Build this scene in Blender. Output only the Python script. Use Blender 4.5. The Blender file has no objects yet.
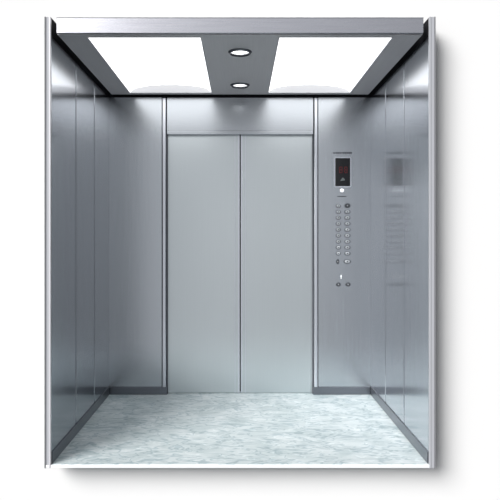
import bpy, bmesh, math
from mathutils import Vector, Matrix
S = bpy.context.scene
C = S.collection

# ---------------- camera ----------------
DIST = 3.33                      # camera to the open front of the car
U = 0.005404                     # metres per pixel at the open front
EYE = 227.6*U
VX, VY = 240.0, 236.5
f_px = DIST / U
cd = bpy.data.cameras.new('camera'); cam = bpy.data.objects.new('camera', cd); C.objects.link(cam)
cam.location = (0, -DIST, EYE); cam.rotation_euler = (math.pi/2, 0, 0)
cd.sensor_width = 36; cd.sensor_height = 36; cd.lens = f_px/500*36
cd.shift_x = (250-VX)/500; cd.shift_y = -(250-VY)/500
cd.clip_start = 0.05
S.camera = cam

# ---------------- world, sun, exposure ----------------
w = bpy.data.worlds.new('world'); S.world = w; w.use_nodes = True
bg = w.node_tree.nodes['Background']
bg.inputs[0].default_value = (0.93, 0.96, 1.0, 1)
# bright studio sky in front of the car (upper left), falling off to the sides
wn = w.node_tree.nodes; wl = w.node_tree.links
wt = wn.new('ShaderNodeTexCoord'); wd = wn.new('ShaderNodeVectorMath'); wd.operation = 'DOT_PRODUCT'
wd.inputs[1].default_value = Vector((-.36, -1, .36)).normalized()
wr = wn.new('ShaderNodeMapRange'); wr.interpolation_type = 'SMOOTHSTEP'
wr.inputs['From Min'].default_value = .50; wr.inputs['From Max'].default_value = .93
wr.inputs['To Min'].default_value = .07; wr.inputs['To Max'].default_value = .72
wl.new(wt.outputs['Generated'], wd.inputs[0]); wl.new(wd.outputs['Value'], wr.inputs['Value']); wl.new(wr.outputs[0], bg.inputs[1])
sl = bpy.data.lights.new('sun', 'SUN'); sl.energy = 4.5; sl.angle = math.radians(34); sl.color = (1, 0.985, 0.97)
so = bpy.data.objects.new('sun', sl); C.objects.link(so)
so.rotation_euler = Vector((0.80, 1.0, -0.74)).to_track_quat('-Z', 'Y').to_euler()
so.location = (-3, -4, 5)
S.view_settings.view_transform = 'Standard'; S.view_settings.look = 'None'
S.view_settings.exposure = 0; S.view_settings.gamma = 1; S.view_settings.use_curve_mapping = False

# ---------------- measures ----------------
def DY(s): return DIST/s - DIST          # depth behind the front for a scale ratio
HW = 188.7*U                             # half inner width 1.02
BY = 1.468                               # back panels' face
UB = (DIST+BY)/f_px
ZC = EYE + 202.5*U                       # underside of the suspended ceiling
ZT = EYE + 219*U                         # top of side walls
RIM = 6.2*U
def bxp(px): return (px-VX)*UB           # x of a pixel column on the back panels
def bzp(py): return EYE + (VY-py)*UB

# ---------------- materials ----------------
def mat(name): 
    m = bpy.data.materials.new(name); m.use_nodes = True
    return m, m.node_tree, m.node_tree.nodes['Principled BSDF']
def plain(name, col, rough=.5, metal=0, spec=.5):
    m, nt, p = mat(name)
    p.inputs['Base Color'].default_value = (*col, 1); p.inputs['Roughness'].default_value = rough
    p.inputs['Metallic'].default_value = metal; p.inputs['Specular IOR Level'].default_value = spec
    n = nt.nodes.new('ShaderNodeTexNoise'); n.inputs['Scale'].default_value = 60
    tc = nt.nodes.new('ShaderNodeTexCoord'); nt.links.new(tc.outputs['Object'], n.inputs['Vector'])
    mr = nt.nodes.new('ShaderNodeMapRange'); mr.inputs['To Min'].default_value = rough*.93; mr.inputs['To Max'].default_value = min(1, rough*1.07)
    nt.links.new(n.outputs['Fac'], mr.inputs['Value']); nt.links.new(mr.outputs[0], p.inputs['Roughness'])
    return m
def brushed(name, col, rough, scale=(260, 260, 3), var=.03, bump=0.0):
    m, nt, p = mat(name)
    p.inputs['Metallic'].default_value = 1
    tc = nt.nodes.new('ShaderNodeTexCoord'); mp = nt.nodes.new('ShaderNodeMapping')
    mp.inputs['Scale'].default_value = scale
    nt.links.new(tc.outputs['Object'], mp.inputs['Vector'])
    n = nt.nodes.new('ShaderNodeTexNoise'); n.inputs['Scale'].default_value = 1; n.inputs['Detail'].default_value = 3
    nt.links.new(mp.outputs[0], n.inputs['Vector'])
    cr = nt.nodes.new('ShaderNodeValToRGB')
    cr.color_ramp.elements[0].position = .3; cr.color_ramp.elements[1].position = .7
    cr.color_ramp.elements[0].color = (*[c*(1-var) for c in col], 1)
    cr.color_ramp.elements[1].color = (*[c*(1+var) for c in col], 1)
    nt.links.new(n.outputs['Fac'], cr.inputs['Fac']); nt.links.new(cr.outputs[0], p.inputs['Base Color'])
    mr = nt.nodes.new('ShaderNodeMapRange'); mr.inputs['To Min'].default_value = rough*.9; mr.inputs['To Max'].default_value = rough*1.1
    nt.links.new(n.outputs['Fac'], mr.inputs['Value']); nt.links.new(mr.outputs[0], p.inputs['Roughness'])
    return m
def emit(name, col, st):
    m, nt, p = mat(name)
    p.inputs['Base Color'].default_value = (.8, .8, .8, 1)
    p.inputs['Emission Color'].default_value = (*col, 1); p.inputs['Emission Strength'].default_value = st
    return m
M = {}
M['side'] = brushed('side_wall_steel', (.50, .52, .555), .18, (3, 40, 1.5))
ms = M['side'].node_tree; pb = ms.nodes['Principled BSDF']; pb.inputs['Anisotropic'].default_value = .6
tn = ms.nodes.new('ShaderNodeTangent'); tn.direction_type = 'RADIAL'; tn.axis = 'Z'; ms.links.new(tn.outputs[0], pb.inputs['Tangent'])
M['back'] = brushed('return_panel_steel', (.51, .535, .565), .26)
M['door'] = brushed('door_steel', (.64, .68, .695), .30, var=.010)
M['jamb'] = brushed('jamb_steel', (.72, .74, .79), .30)
M['kick'] = brushed('kick_plate_steel', (.20, .21, .235), .32, (3, 3, 200))
M['rim'] = plain('rim_aluminium', (.42, .43, .46), .5, 0, .2)
M['rimw'] = plain('rim_edge_bead', (.62, .62, .65), .4, .1)
M['rimd'] = plain('rim_edge_dark', (.22, .225, .24), .5, 0, .2)
M['fascia'] = brushed('fascia_steel', (.50, .50, .54), .27, (3, 3, 200))
M['ceil'] = brushed('ceiling_steel', (.78, .76, .77), .42, (200, 3, 3))
M['ceil'].node_tree.nodes['Principled BSDF'].inputs['Metallic'].default_value = .55
M['lightrim'] = plain('light_rim', (.70, .70, .73), .4, .3)
M['dark'] = plain('dark_paint', (.012, .012, .015), .8, 0, .1)  # near-black colour standing in for shade in the gaps and ceiling cavity
M['shell'] = plain('shell_paint', (.10, .10, .11), .7)
M['white'] = plain('white_wall', (.78, .78, .78), .95, 0, .1)
M['diff'] = emit('diffuser_glow', (1, 1, 1), 1.7)
M['cap'] = plain('diffuser_end_white', (.66, .66, .68), .7)
M['lamp'] = emit('lamp_glow', (1, 1, 1), 3.5)
M['chrome'] = plain('chrome', (.55, .56, .60), .18, 1)
M['darkchrome'] = plain('dark_chrome', (.16, .16, .18), .3, 1)
M['sill'] = plain('sill_white', (.95, .97, .98), .45, 0)
M['glass'] = plain('display_glass', (.006, .006, .008), .12)
M['red'] = emit('display_red', (.9, .03, .03), .04); M['red'].node_tree.nodes['Principled BSDF'].inputs['Base Color'].default_value = (.07, .008, .01, 1)
M['grey'] = plain('display_grey', (.16, .18, .18), .5)
M['ink'] = plain('dark_ink', (.03, .03, .04), .6)
M['bezel'] = plain('button_bezel', (.07, .075, .085), .4, .6)
M['cap_b'] = plain('button_cap', (.55, .57, .60), .35, .7)
M['led'] = emit('indicator_white', (.95, .96, 1), .7)
M['seam'] = plain('seam_dark', (.09, .095, .11), .5, .4)
# floor: pale blue-white vinyl with short wavy grey streaks
m, nt, p = mat('floor_marbled')
tc = nt.nodes.new('ShaderNodeTexCoord')
def noise(scale, detail, dist, off):
    mp = nt.nodes.new('ShaderNodeMapping'); mp.inputs['Scale'].default_value = scale; mp.inputs['Location'].default_value = off
    n = nt.nodes.new('ShaderNodeTexNoise'); n.inputs['Scale'].default_value = 1; n.inputs['Detail'].default_value = detail
    n.inputs['Distortion'].default_value = dist
    nt.links.new(tc.outputs['Object'], mp.inputs['Vector']); nt.links.new(mp.outputs[0], n.inputs['Vector'])
    return n
def ramp(n, stops):
    r = nt.nodes.new('ShaderNodeValToRGB'); e = r.color_ramp.elements
    e[0].position, e[0].color = stops[0][0], (*stops[0][1], 1); e[1].position, e[1].color = stops[1][0], (*stops[1][1], 1)
    for q, c in stops[2:]:
        x = e.new(q); x.color = (*c, 1)
    nt.links.new(n.outputs['Fac'], r.inputs['Fac']); return r
base = ramp(noise((5, 7, 1), 4, .8, (0, 0, 0)), [(.35, (.52, .60, .61)), (.65, (.70, .76, .77))])
vein = ramp(noise((6, 14, 1), 2.5, 1.2, (3, 1, 0)), [(.40, (1, 1, 1)), (.60, (1, 1, 1)), (.45, (1, 1, 1)), (.50, (.58, .67, .70)), (.55, (1, 1, 1))])
wh = ramp(noise((14, 22, 1), 4, 1.5, (7, 4, 0)), [(.56, (0, 0, 0)), (.68, (.14, .14, .14))])
mx = nt.nodes.new('ShaderNodeMixRGB'); mx.blend_type = 'MULTIPLY'; mx.inputs[0].default_value = 1
nt.links.new(base.outputs[0], mx.inputs[1]); nt.links.new(vein.outputs[0], mx.inputs[2])
ad = nt.nodes.new('ShaderNodeMixRGB'); ad.blend_type = 'ADD'; ad.inputs[0].default_value = 1
nt.links.new(mx.outputs[0], ad.inputs[1]); nt.links.new(wh.outputs[0], ad.inputs[2])
nt.links.new(ad.outputs[0], p.inputs['Base Color']); p.inputs['Roughness'].default_value = .38
M['floor'] = m

# ---------------- mesh helpers ----------------
class MB:
    def __init__(s): s.bm = bmesh.new(); s.mats = []
    def mi(s, m):
        if m not in s.mats: s.mats.append(m)
        return s.mats.index(m)
    def box(s, x0, x1, y0, y1, z0, z1, m, bev=0):
        t = bmesh.new()
        vs = [t.verts.new((x, y, z)) for x in (x0, x1) for y in (y0, y1) for z in (z0, z1)]
        for q in ((0,1,3,2),(4,6,7,5),(0,4,5,1),(2,3,7,6),(0,2,6,4),(1,5,7,3)): t.faces.new([vs[i] for i in q])
        bmesh.ops.recalc_face_normals(t, faces=t.faces)
        if bev: bmesh.ops.bevel(t, geom=list(t.edges), offset=bev, segments=2, affect='EDGES', profile=.5)
        s.merge(t, m); return s
    def merge(s, t, m):
        k = s.mi(m)
        mp = {v: s.bm.verts.new(v.co) for v in t.verts}
        for f in t.faces:
            try: g = s.bm.faces.new([mp[v] for v in f.verts]); g.material_index = k; g.smooth = f.smooth
            except ValueError: pass
        t.free()
    def lathe(s, prof, m, seg=40, M4=Matrix(), close=False, sx=1):
        """profile of (radius, height) spun about local z"""
        k = s.mi(m); rings = []
        for r, h in prof:
            if r < 1e-6: rings.append([s.bm.verts.new(M4 @ Vector((0, 0, h)))])
            else: rings.append([s.bm.verts.new(M4 @ Vector((sx*r*math.cos(a), r*math.sin(a), h))) for a in [2*math.pi*i/seg for i in range(seg)]])
        for a, b in zip(rings, rings[1:]):
            for i in range(seg):
                j = (i+1) % seg
                if len(a) == 1: q = [a[0], b[i], b[j]]
                elif len(b) == 1: q = [a[i], b[0], a[j]]
                else: q = [a[i], b[i], b[j], a[j]]
                g = s.bm.faces.new(q); g.material_index = k; g.smooth = True
        return s
    def prism(s, pts, y0, y1, m):
        """polygon of (x, z) extruded in y"""
        t = bmesh.new()
        a = [t.verts.new((x, y0, z)) for x, z in pts]; b = [t.verts.new((x, y1, z)) for x, z in pts]
        t.faces.new(a); t.faces.new(b[::-1]); n = len(pts)
        for i in range(n): t.faces.new([a[i], b[i], b[(i+1) % n], a[(i+1) % n]])
        bmesh.ops.recalc_face_normals(t, faces=t.faces); s.merge(t, m); return s
    def build(s, name, parent=None, kind=None, label=None, loc=None):
        bmesh.ops.recalc_face_normals(s.bm, faces=s.bm.faces)
        me = bpy.data.meshes.new(name)
        if loc is not None: bmesh.ops.translate(s.bm, verts=s.bm.verts, vec=-Vector(loc))
        s.bm.to_mesh(me); s.bm.free()
        for m_ in s.mats: me.materials.append(M[m_])
        o = bpy.data.objects.new(name, me); C.objects.link(o)
        if loc is not None: o.location = loc
        if parent: o.parent = parent
        if kind: o['kind'] = kind
        if label: o['label'] = label
        return o
def thing(name, label, cat, loc, group=None):
    o = bpy.data.objects.new(name, None); C.objects.link(o); o.location = loc
    o['label'] = label; o['category'] = cat
    if group: o['group'] = group
    return o
def struct(mb, name, label=None, cat=None):
    o = mb.build(name, kind='structure')
    if label: o['label'] = label
    if cat: o['category'] = cat
    return o

# ---------------- white backdrop, added to catch the car's drop shadow ----------------
P = 0.14; OX = HW+RIM; Z0 = -0.020*1.0
b = MB(); T = .10
LOW = -.017
b.box(-7, -OX-.012, P, P+T, -3, 6, 'white'); b.box(OX+.012, 7, P, P+T, -3, 6, 'white')
b.box(-OX-.012, OX+.012, P, P+T, -3, LOW-.008, 'white'); b.box(-OX-.012, OX+.012, P, P+T, ZT+.010, 6, 'white')
struct(b, 'wall_front', 'smooth white wall around the open front of the elevator car', 'wall')

# ---------------- car shell ----------------
b = MB(); b.box(-HW, HW, .0, BY+.12, LOW+.004, 0, 'floor')
struct(b, 'floor', 'pale blue-white marbled elevator floor', 'floor')
b = MB(); b.box(-OX, HW+.001, -.012, -.0005, LOW, -.001, 'sill', .003)
struct(b, 'trim_1', 'thin white sill strip along the front edge of the floor', 'sill')
# side walls: three pressed panels each, blackened above the ceiling as shade in the gap
for sgn, nm in ((-1, 'left'), (1, 'right')):
    b = MB()
    cuts = [0.004, .50, .985, BY+.06]
    for i in range(3):
        y0, y1 = cuts[i]+(.011 if i else 0), cuts[i+1]-(.011 if i < 2 else 0)
        x0, x1 = sorted((sgn*HW, sgn*(HW+.012))); b.box(x0, x1, y0, y1, -.0, ZC-.012, 'side', .0015)
    for c_ in cuts[1:3]:
        x0, x1 = sorted((sgn*(HW+.003), sgn*(HW+.012))); b.box(x0, x1, c_-.009, c_+.0105, 0, ZC-.012, 'side')
    x0, x1 = sorted((sgn*(HW+.006), sgn*(HW+RIM-.002))); b.box(x0, x1, .004, BY+.10, LOW+.002, ZC-.012, 'shell')
    x0, x1 = sorted((sgn*HW, sgn*(HW+RIM-.002))); b.box(x0, x1, .004, BY+.10, ZC-.012, ZT-.001, 'dark')
    struct(b, 'wall_'+nm, 'brushed steel %s side wall of the elevator car' % nm, 'wall')
    # front rim: channel profile with an inner bead and an outer lip
    b = MB()
    def seg(a, c, y0, m):
        x0, x1 = sorted((sgn*(HW+a), sgn*(HW+c))); b.box(x0, x1, y0, .004, LOW-.001, ZT, m, .001)
    seg(0, .009, -.014, 'rimw' if sgn < 0 else 'rim'); seg(.009, .026, -.010, 'rim'); seg(.026, RIM, -.014, 'rimd')
    struct(b, 'trim_%d' % (2 if sgn < 0 else 3), 'narrow aluminium rim on the front edge of the %s wall' % nm, 'trim')
    # kick plates
    b = MB(); x0, x1 = sorted((sgn*(HW-.006), sgn*(HW-.0003))); b.box(x0, x1, .006, BY-.010, .0005, .064, 'kick', .002)
    struct(b, 'baseboard_'+nm, 'dark steel kick plate along the foot of the %s wall' % nm, 'baseboard')
b = MB(); b.box(-HW+.001, HW-.001, .095, BY+.10, ZT-.014, ZT-.001, 'dark')  # roof coloured near black as the shade of the cavity
struct(b, 'wall_top', 'dark roof panel above the suspended ceiling', 'roof')

# back wall: two return panels and header, shade put in as near-black above the ceiling line
XJ0, XJ1 = bxp(162.3), bxp(166.6)      # left jamb strip
XK0, XK1 = bxp(313.6), bxp(317.7)      # right jamb strip
b = MB()
b.box(-HW+.0002, XJ0-.005, BY, BY+.05, .0, ZC-.012, 'back')
b.box(XK1+.005, HW-.0002, BY, BY+.05, .0, ZC-.012, 'back')
b.box(-HW+.001, HW-.001, BY, BY+.05, ZC-.0115, ZT-.015, 'dark')
b.box(XJ0-.006, XJ1+.006, BY+.018, BY+.05, .0, ZC-.0125, 'seam')
b.box(XK0-.006, XK1+.006, BY+.018, BY+.05, .0, ZC-.0125, 'seam')
b.box(-HW+.001, HW-.001, BY+.1, BY+.12, .0, ZT-.015, 'dark')  # near-black sheet standing in for shade behind the door gaps
struct(b, 'wall_back', 'brushed steel return panels either side of the elevator doors', 'wall')
for k, (a, c, nm) in enumerate(((XJ0, XJ1, 'left'), (XK0, XK1, 'right'))):
    b = MB(); b.box(a+.001 if k == 0 else a+.006, c-.006 if k == 0 else c-.001, BY-.004, BY+.0175, .0005, ZC-.014, 'jamb', .004)
    struct(b, 'trim_%d' % (4+k), 'narrow bright steel jamb strip at the %s of the doors' % nm, 'trim')
ZH = bzp(134.6)
b = MB(); b.box(XJ1+.003, XK0-.003, BY, BY+.03, ZH+.030, ZC-.013, 'back', .001)
b.box(XJ1+.003, XK0-.003, BY-.003, BY+.03, ZH, ZH+.0295, 'back', .003)
struct(b, 'trim_6', 'brushed steel header panel above the elevator doors', 'header')
for nm, x0, x1 in (('baseboard_back_left', -HW+.008, XJ1+.004), ('baseboard_back_right', XK0-.004, HW-.008)):
    b = MB(); b.box(x0, x1, BY-.009, BY-.0045, .0005, .060, 'kick', .0015)
    struct(b, nm, 'dark steel kick plate on the %s return panel' % nm.split('_')[-1], 'baseboard')
# doors
DYy = BY+.038
xm = bxp(240.2)*(DIST+DYy)/(DIST+BY)
for k, (x0, x1, nm) in enumerate(((XJ1-.03, xm-.0035, 'left'), (xm+.0035, XK0+.03, 'right'))):
    b = MB()
    b.box(x0, x1, DYy, DYy+.03, .003, ZH+.04, 'door', .002)
    # hemmed leading edge and trailing edge folds
    e = (x1-.033, x1-.001) if k == 0 else (x0+.001, x0+.033)
    b.box(e[0], e[1], DYy-.0018, DYy+.002, .004, ZH+.035, 'door', .0008)
    e2 = (x1-.014, x1-.001) if k == 0 else (x0+.001, x0+.014)
    b.box(e2[0], e2[1], DYy-.0036, DYy+.002, .004, ZH+.035, 'jamb', .0008)
    e3 = (x1-.040, x1-.034) if k == 0 else (x0+.034, x0+.040)
    b.box(e3[0], e3[1], DYy-.0024, DYy+.002, .004, ZH+.035, 'jamb', .0003)
    e = (x0+.045, x0+.060) if k == 0 else (x1-.060, x1-.045)
    b.box(e[0], e[1], DYy-.0015, DYy+.002, .004, ZH+.035, 'door', .0007)
    struct(b, 'door_%d' % (k+1), '%s leaf of the closed brushed steel elevator doors' % nm, 'door')

# ---------------- suspended ceiling ----------------
CX = 183*U; CY0, CY1 = .012, 1.418; TH = .022
LX0, LX1 = 39*U, 156*U; LY0, LY1 = DY(.985), DY(.7086)
b = MB()
xs = [-CX, -LX1, -LX0, LX0, LX1, CX]
# downlight cut-outs are covered by their rings
b.box(-CX, CX, CY0, LY0, ZC, ZC+TH, 'ceil'); b.box(-CX, CX, LY1, CY1, ZC, ZC+TH, 'ceil')
for i in (0, 4): b.box(xs[i], xs[i+1], LY0, LY1, ZC, ZC+TH, 'ceil')
R = .066
dl = [(0, DY(.911)), (0, DY(.748))]
# centre strip with two square pockets holding round openings
def strip_hole(b, x0, x1, y0, y1, cx, cy, r, n=48):
    k = b.mi('ceil'); inn = []; out = []
    for i in range(n):
        a = 2*math.pi*i/n+math.pi/n; c, s_ = math.cos(a), math.sin(a)
        t = min(((x1-cx) if c > 0 else (cx-x0))/abs(c) if abs(c) > 1e-9 else 9, ((y1-cy) if s_ > 0 else (cy-y0))/abs(s_) if abs(s_) > 1e-9 else 9)
        inn.append(b.bm.verts.new((cx+r*c, cy+r*s_, ZC))); out.append(b.bm.verts.new((cx+t*c, cy+t*s_, ZC)))
    cor = {}
    for i in range(n):
        j = (i+1) % n
        g = b.bm.faces.new([inn[i], inn[j], out[j], out[i]]); g.material_index = k
        a, c = out[i].co, out[j].co
        if abs(a.x-c.x) > 1e-6 and abs(a.y-c.y) > 1e-6:
            px = a.x if min(abs(a.x-x0), abs(a.x-x1)) < 1e-6 else c.x
            py = a.y if min(abs(a.y-y0), abs(a.y-y1)) < 1e-6 else c.y
            g = b.bm.faces.new([out[i], out[j], b.bm.verts.new((px, py, ZC))]); g.material_index = k
y0 = LY0
for cx, cy in dl:
    b.box(-LX0, LX0, y0, cy-.12, ZC, ZC+TH, 'ceil')
    strip_hole(b, -LX0, LX0, cy-.12, cy+.12, cx, cy, R-.006)
    y0 = cy+.12
b.box(-LX0, LX0, y0, LY1, ZC, ZC+TH, 'ceil')
struct(b, 'ceiling', 'grey suspended elevator ceiling with two light openings', 'ceiling')
# fascia across the front
b = MB(); FZ0 = EYE+(VY-33.6)*U; FZ1 = EYE+(VY-18)*U
b.box(-CX, CX, -.010, .010, FZ0, FZ1-.003, 'fascia', .0015)
b.box(-CX, CX, -.012, .010, FZ1-.0028, FZ1, 'rim', .001)
struct(b, 'trim_7', 'brushed steel fascia beam across the top front of the car', 'fascia')

def light_panel(side, label):
    s_ = -1 if side == 'left' else 1
    x0, x1 = sorted((s_*LX0, s_*LX1)); cx = (x0+x1)/2; cy = (LY0+LY1)/2
    t = thing('ceiling_light', label, 'ceiling light', (cx, cy, ZC), 'luminous ceiling panels')
    hx, hy = (x1-x0)/2-.0005, (LY1-LY0)/2-.0005
    b = MB(); w_ = .006; h0, h1 = -.002, .0035
    b.box(-hx, hx, -hy, -hy+w_, h0, h1, 'lightrim', .001); b.box(-hx, hx, hy-w_, hy, h0, h1, 'lightrim', .001)
    b.box(-hx, -hx+w_, -hy+w_, hy-w_, h0, h1, 'lightrim', .001); b.box(hx-w_, hx, -hy+w_, hy-w_, h0, h1, 'lightrim', .001)
    b.build('frame', t)
    # vaulted diffuser
    ax, ay = hx-w_-.0005, hy-w_-.0005; n = 24; H = .058
    b = MB(); k = b.mi('diff'); prev = None
    arc = [(ax*(-1+2*i/n), .003+H*math.sqrt(max(0, 1-(-1+2*i/n)**2))**.9) for i in range(n+1)]
    for x, z in arc:
        v = (b.bm.verts.new((x, -ay, z)), b.bm.verts.new((x, ay, z)))
        if prev: g = b.bm.faces.new([prev[0], prev[1], v[1], v[0]]); g.material_index = k; g.smooth = True
        prev = v
    d = b.build('diffuser', t)
    for yy in (-ay+.001, ay-.001):
        b = MB(); b.prism([(-ax, .0005)]+[(x, z-.001) for x, z in arc[1:-1]]+[(ax, .0005)], yy-.0005, yy+.0005, 'cap'); b.build('end_cap', d)
light_panel('left', 'bright rectangular luminous panel in the ceiling, left of the downlights')
light_panel('right', 'bright rectangular luminous panel in the ceiling, right of the downlights')

for (cx, cy), lab in zip(dl, ('round recessed downlight nearer the front fascia, the larger looking one', 'round recessed downlight nearer the doors, the smaller looking one')):
    t = thing('downlight', lab, 'downlight', (cx, cy, ZC), 'recessed ceiling downlights')
    b = MB(); b.lathe([(R-.009, .002), (R-.008, -.011), (R-.005, -.012), (R+.001, -.003), (R+.005, -.001), (R+.005, .0), (R-.006, .0005)], 'darkchrome', 48)
    b.build('ring', t)
    b = MB(); b.lathe([(R-.009, .001), (R-.013, .012), (R-.016, .020)], 'sill', 48); b.build('reflector', t)
    b = MB(); b.lathe([(R-.0115, .009), (R-.02, .004), (.02, .0), (0, -.001)], 'lamp', 40)
    b.build('lamp', t)

# ---------------- control panel on the right return panel ----------------
px_ = UB
ocx, ocz = bxp(342.5), bzp(221)
F = BY-.0045                    # face of the plate
t = thing('control_panel', 'tall narrow elevator control panel with display and two columns of buttons', 'control panel', (ocx, BY, ocz))
def L(px, py): return ((px-342.5)*UB, (221-py)*UB)
def rrect(x0, x1, z0, z1, r, n=5):
    pts = []
    for cx, cz, a0 in ((x1-r, z1-r, 0), (x0+r, z1-r, 90), (x0+r, z0+r, 180), (x1-r, z0+r, 270)):
        for i in range(n+1):
            a = math.radians(a0+90*i/n); pts.append((cx+r*math.cos(a), cz+r*math.sin(a)))
    return pts
PF = -.0035                     # plate face, local y
x0, z1 = L(331.8, 149.5); x1, z0 = L(353.0, 291.5)
b = MB(); b.prism(rrect(x0, x1, z0, z1, .008), PF, -.0004, 'back'); b.build('faceplate', t)
# maker's line above the display: illegible small dark marks
b = MB(); X = 333.4
for wd, hh in ((1.2, .9), (.5, .4), (1.3, 1.1), (1.2, 1.2), (1.2, 1.0), (.9, .5), (1.2, 1.2), (1.4, 1.3), (1.3, 1.1), (1.2, 1.3), (1.3, 1.2)):
    a = L(X, 153+hh/2+.35); c = L(X+wd, 153-hh/2); b.box(a[0], c[0], PF-.0006, PF, a[1], c[1]+.003, 'ink'); X += wd+.55
b.build('lettering', t, label='small dark illegible lettering above the display')
# display
dx0, dz1 = L(335.2, 158.2); dx1, dz0 = L(350.0, 186.2)
b = MB(); b.prism(rrect(dx0-.008, dx1+.008, dz0-.008, dz1+.008, .010), PF-.002, PF, 'jamb')
dsp_b = b.build('display_bezel', t, label='bright steel surround of the display')
b = MB(); b.prism(rrect(dx0, dx1, dz0, dz1, .004), PF-.0045, PF-.0021, 'glass')
dsp = b.build('display', t, label='black glass floor display with faint red characters')
DF = PF-.0045
b = MB()
def seg7(cx, cz, w_, h_, th, on):
    q = {'a': (-w_/2, w_/2, h_/2-th, h_/2), 'g': (-w_/2, w_/2, -th/2, th/2), 'd': (-w_/2, w_/2, -h_/2, -h_/2+th),
         'f': (-w_/2, -w_/2+th, 0, h_/2), 'b': (w_/2-th, w_/2, 0, h_/2), 'e': (-w_/2, -w_/2+th, -h_/2, 0), 'c': (w_/2-th, w_/2, -h_/2, 0)}
    for k in on: x0, x1, z0, z1 = q[k]; b.box(cx+x0, cx+x1, DF-.0006, DF-.0001, cz+z0, cz+z1, 'red')
for px0 in (340.6, 345.6):
    c = L(px0, 170); seg7(c[0], c[1], .026, .050, .006, 'abcdefg')
b.build('digits', dsp, label='faint red segments on the black display')
b = MB(); c = L(342.4, 179.6)
b.prism([(c[0]-.018, c[1]-.012), (c[0]+.020, c[1]-.006), (c[0]+.014, c[1]+.006), (c[0]+.002, c[1]+.016), (c[0]-.010, c[1]+.003)], DF-.0006, DF-.0001, 'grey')
b.build('symbol', dsp, label='dim grey symbol low on the display')
# white indicator and small caption
rotF = Matrix.Rotation(math.pi/2, 4, 'X')      # local z -> -y (towards the cabin)
def at(px, py, y=PF): x, z = L(px, py); return Matrix.Translation((x, y, z)) @ rotF
b = MB(); b.lathe([(0, .004), (.010, .0035), (.0145, .001), (.0145, 0)], 'led', 28, at(341.9, 190.4), sx=1.15); b.build('indicator_lamp', t, label='small white lit indicator below the display')
b = MB(); X = 337.2
for wd, hh in ((1.1, .7), (1.2, .9), (1.1, .8), (1.3, 1.0), (1.2, 1.2), (1.3, 1.0), (.9, .7)):
    a = L(X, 196.4+hh/2); c = L(X+wd, 196.4-hh/2); b.box(a[0], c[0], PF-.0006, PF, a[1], c[1], 'ink'); X += wd+.2
b.build('caption', t, label='tiny dark illegible caption under the white indicator')
# floor buttons
def make_button(px, py, rx, rz, label=None, dark=False):
    b = MB(); n = 'bezel'
    mt = Matrix.Translation((0, 0, 0)) @ rotF
    b.lathe([(rz+.0035, 0), (rz+.0035, .002), (rz+.001, .0032), (rz-.0005, .0030), (rz-.0005, 0)], 'bezel', 28, mt, sx=rx/rz)
    x, z = L(px, py)
    o = b.build('button', t, label=label); o.location = (x, PF, z)
    b = MB(); b.lathe([(0, .0048), (rz*.7, .0046), (rz-.0015, .0038), (rz-.001, .0005)], 'bezel' if dark else 'cap_b', 28, mt, sx=rx/rz)
    c = b.build('cap', o)
    b = MB(); b.box(-.004, .004, -.0054, -.0046, -.0045, .0045, 'cap_b' if dark else 'ink'); b.build('mark', c)
    return o
def dup(src, px, py):
    x, z = L(px, py); c = src.copy(); C.objects.link(c); c.location = (x, PF, z)
    for ch in src.children:
        d = ch.copy(); C.objects.link(d); d.parent = c
        for g in ch.children:
            e_ = g.copy(); C.objects.link(e_); e_.parent = d
    return c
rows = [206.0, 211.9, 217.8, 223.7, 229.7, 235.6, 241.6, 247.5, 253.4]
lb = make_button(338.2, rows[0], .0150, .0120)
rb = make_button(347.3, rows[0]-.3, .019, .015, 'darker round button at the head of the right column', True)
rb2 = make_button(347.3, rows[1], .0185, .0125)
for r in rows[1:]: dup(lb, 338.2, r)
for r in rows[2:]: dup(rb2, 347.3, r)
make_button(337.6, 261.6, .0100, .0165, 'narrow dark button at the foot of the left column', True)
make_button(347.2, 261.6, .0230, .0125, 'wide oval button at the foot of the right column')
# key switch and the two lower buttons
b = MB(); b.lathe([(.011, 0), (.011, .002), (.008, .0035), (.0, .0035)], 'chrome', 24, at(341.0, 276.8))
ks = b.build('key_switch', t, label='small bright key switch above the lowest two buttons')
b = MB(); x, z = L(341.0, 276.8); b.box(x-.003, x+.003, PF-.0045, PF-.0034, z-.015, z+.015, 'led' if False else 'sill'); b.build('key_slot', ks)
make_button(338.3, 284.4, .0150, .0130, 'dark lower left button under the key switch', True)
make_button(347.9, 284.4, .0160, .0130, 'dark lower right button under the key switch', True)
